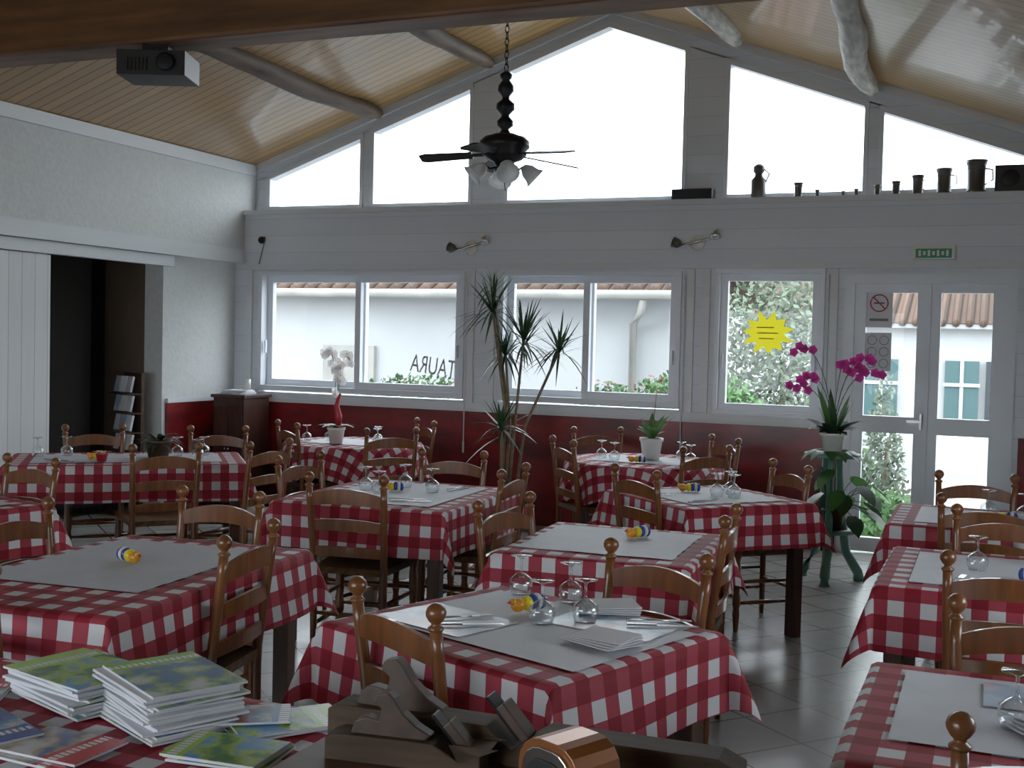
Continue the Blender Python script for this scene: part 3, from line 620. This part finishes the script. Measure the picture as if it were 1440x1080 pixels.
# ------------------------------------------------------------ foreground
COV=[cover('cover_green',(.03,.13,.28),(.22,.36,.10),(.50,.52,.55),13,.075,(.20,.42,.03)),cover('cover_blue',(.02,.06,.28),(.06,.25,.50),(.55,.45,.38),14,.05,(.02,.06,.30)),cover('cover_lime',(.05,.18,.03),(.30,.46,.05),(.10,.30,.55),12,.06,(.32,.52,.04)),cover('cover_photo',(.34,.10,.05),(.12,.30,.48),(.6,.6,.55),12,.08,(.06,.20,.45)),cover('cover_red',(.04,.08,.25),(.40,.32,.22),(.55,.55,.58),14,.03,(.50,.02,.03))]
def mags(x,y,n,rot,cv,w=.21,d=.29,z=.757,t=.006,spread=6):
    m=MB()
    for k in range(n):
        R=Rz(random.uniform(-spread,spread)); q=(random.uniform(-.012,.012),random.uniform(-.012,.012))
        m.box((q[0],q[1],t*(k+.4)),(w,d,t*.75),NAP,R)
        m.box((q[0],q[1],t*(k+.85)),(w*.995,d*.995,t*.12),cv if (k==n-1 or k%2==0) else NAP,R)
    m.obj('magazine_stack' if n>3 else 'brochure',(x,y,z),rot)
mags(-1.65,2.06,17,62,COV[0],spread=4); mags(-1.92,2.10,12,75,COV[2],spread=9); mags(-1.40,2.13,2,-40,COV[2],.15,.24); mags(-1.40,1.93,3,100,COV[2],.15,.21); mags(-1.93,1.80,3,-110,COV[1],.17,.24); mags(-2.16,1.97,2,30,COV[4],.17,.24)
mags(-1.50,2.10,1,-60,COV[3],.12,.22,z=.772); mags(-1.72,1.80,2,-95,COV[4],.15,.21)
m=MB(); zc=.82; m.b2((-1.19,1.45,zc-.04),(-.22,2.09,zc),TBW)
for x in (-1.15,-.26):
    for y in (1.5,2.04): m.b2((x-.025,y-.025,0),(x+.025,y+.025,zc-.04),TBW)
m.b2((-1.15,1.49,.66),(-.26,1.51,zc-.04),TBW); m.b2((-1.15,2.03,.66),(-.26,2.05,zc-.04),TBW); m.obj('wooden_console',bevel=.005)
def plane(L,H,W,loc,rot,tx,wx,ts=1.0):
    m=MB(); m.prism([(-L/2,0),(L/2,0),(L/2,H*.75),(L/2-.04,H),(wx+.07,H),(wx+.01,H*.45),(wx-.04,H),(-L/2+.02,H),(-L/2,H*.85)],-W/2,W/2,OLDW)
    tot=[(-.10,0),(.07,0),(.085,.012),(.05,.03),(.02,.055),(.0,.085),(-.015,.098),(-.04,.092),(-.048,.075),(-.03,.06),(-.035,.035),(-.065,.04),(-.09,.03)]
    m.prism([(tx+x*ts,H-.002+z*ts) for x,z in tot],-.015,.015,DKW)
    R=RY(-42)
    m.box((wx-.012,0,H+.012),(.006,W*.62,.10),IRON,R); m.box((wx+.008,0,H+.006),(.02,W*.6,.08),DKW,R)
    m.obj('wooden_hand_plane',loc,rot,.004)
plane(.80,.07,.075,(-.78,2.0,zc),2,-.25,-.03)
plane(.30,.05,.06,(-.98,1.90,zc),8,-.02,.10,.85)
m=MB()
R_=.05; prof=[(-.07,0),(.07,0),(.07,.08)]+[(.07-R_+R_*math.cos(a),.08+R_*math.sin(a)) for a in (.4,.8,1.2,1.57)]+[(-.07+R_+R_*math.cos(a),.08+R_*math.sin(a)) for a in (1.57,1.95,2.35,2.75)]+[(-.07,.08)]
COPPER=mat('copper_lacquer',(.30,.10,.03),.3,metal=.4)
m.prism(prof,-.05,.05,COPPER); m.prism([(x*.8,z*.85+.008) for x,z in prof],-.056,-.0505,STEEL); m.prism([(x*.62,z*.62+.02) for x,z in prof],-.060,-.0565,BLK)
m.obj('napkin_dispenser',(-.63,1.81,zc+.001),-25,.004)
# ------------------------------------------------------------ exterior
m=MB(); m.b2((-40,YB+.25,-.35),(30,60,-.25),XG); m.b2((-40,-30,-.35),(-7.3,YB+.25,-.25),XG); m.b2((XR+.3,-30,-.35),(30,YB+.25,-.25),XG); m.b2((-7.3,-30,-.35),(XR+.3,YF-.25,-.25),XG); m.obj('ground_outside')
def house(name,x0,x1,y0,y1,ze,zr,extra=None):
    m=MB(); m.b2((x0,y0,-.25),(x1,y1,ze-.1),XW)
    ym=(y0+y1)/2
    vs=[(x0-.3,y0-.3,ze-.05),(x1+.3,y0-.3,ze-.05),(x1+.3,ym,zr),(x0-.3,ym,zr),(x0-.3,y1+.3,ze-.05),(x1+.3,y1+.3,ze-.05)]
    m.add(vs,[(0,1,2,3),(3,2,5,4)],XT)
    for k in range(int((x1-x0+.6)/.22)):
        x=x0-.25+.22*k; m.tube([(x,y0-.36,ze-.05),(x,ym,zr+.03)],.07,XT,8)
    m.b2((x0-.3,y0-.28,ze-.14),(x1+.3,y0-.2,ze-.06),XW)
    if extra: extra(m)
    m.obj(name)
def hx(m):
    m.tube([(-3.95,13.62,2.15),(-4.0,13.7,2.0),(-4.15,13.9,1.85),(-4.15,13.92,-.2)],.05,XG,8); m.tube([(-16,13.6,2.2),(-3.4,13.6,2.2)],.06,XG,8)
    m.b2((-8.6,13.93,.5),(-7.8,14.0,1.5),XG); m.b2((-6.6,13.95,.8),(-6.0,14.01,1.5),XG)
house('white_house',-17,-3.6,14,18,2.30,3.25,hx)
def h2(m):
    for x in (-1.9,-.55,.5,1.6):
        m.b2((x-.28,21.9,-.1),(x+.28,22.01,1.45),SHUT); m.b2((x-.03,21.88,-.1),(x+.03,21.9,1.45),XW); m.b2((x-.30,21.86,1.0),(x+.30,21.9,1.06),XW)
    m.b2((-.16,21.85,.2),(.1,21.99,1.45),XDK)
house('tiled_house',-9,8,22,30,2.15,3.7,h2)
m=MB(); m.b2((-3.0,18.5,-.25),(8,18.7,.35),XW); m.obj('garden_fence')
def bush(name,c,R,n,s,mm,fl=0,cone=False,stem=True):
    m=MB(); m.cloud(c,R,n,s,mm,cone)
    if fl: m.cloud((c[0],c[1],c[2]+R[2]*.4),(R[0],R[1],R[2]*.7),fl,s*.8,XRED)
    if stem: m.tube([(c[0],c[1],-.25),(c[0]+.05,c[1],c[2])],[.05,.02],TRUNK,6)
    m.obj(name)
bush('geranium_planter',(-5.3,10.4,1.02),(.75,.15,.24),1100,.03,XLEAF,30)
bush('geranium_planter',(-3.35,10.4,1.02),(.35,.15,.24),550,.03,XLEAF,40)
bush('geranium_planter',(-2.85,10.4,1.04),(.30,.15,.28),550,.03,XLEAF,50)
bush('olive_tree',(-2.35,13.9,1.5),(.85,.6,1.1),4200,.045,XOL)
bush('garden_hedge',(-3.0,12.6,.7),(.8,.5,.7),2400,.05,XLEAF)
bush('garden_hedge',(-1.9,12.6,.3),(.8,.5,.6),1800,.05,XLEAF)
bush('cypress_shrub',(-.95,11.3,.75),(.36,.36,1.05),2400,.035,XOL,cone=True)
bush('ivy_ground_cover',(-.95,10.7,.0),(.55,.3,.38),1200,.05,XLEAF)
# ------------------------------------------------------------ world, camera
w=bpy.data.worlds.new('overcast_sky'); SC.world=w; w.use_nodes=True; b=w.node_tree.nodes['Background']; b.inputs[0].default_value=(.86,.945,1,1); b.inputs[1].default_value=6.6
yaw,pit,rol,f=.3922,.036,.0236,1644
fw=Vector((-math.sin(yaw)*math.cos(pit),math.cos(yaw)*math.cos(pit),-math.sin(pit))); r=Vector((math.cos(yaw),math.sin(yaw),0)); u=r.cross(fw)
r2=r*math.cos(rol)+u*math.sin(rol); u2=-r*math.sin(rol)+u*math.cos(rol)
cam=bpy.data.cameras.new('camera'); cam.sensor_width=36; cam.lens=f/1440*36; cam.clip_start=.05; cam.clip_end=200
co=bpy.data.objects.new('camera',cam); SC.collection.objects.link(co)
M=Matrix((r2,u2,-fw)).transposed().to_4x4(); M.translation=Vector((0,0,1.6)); co.matrix_world=M; SC.camera=co
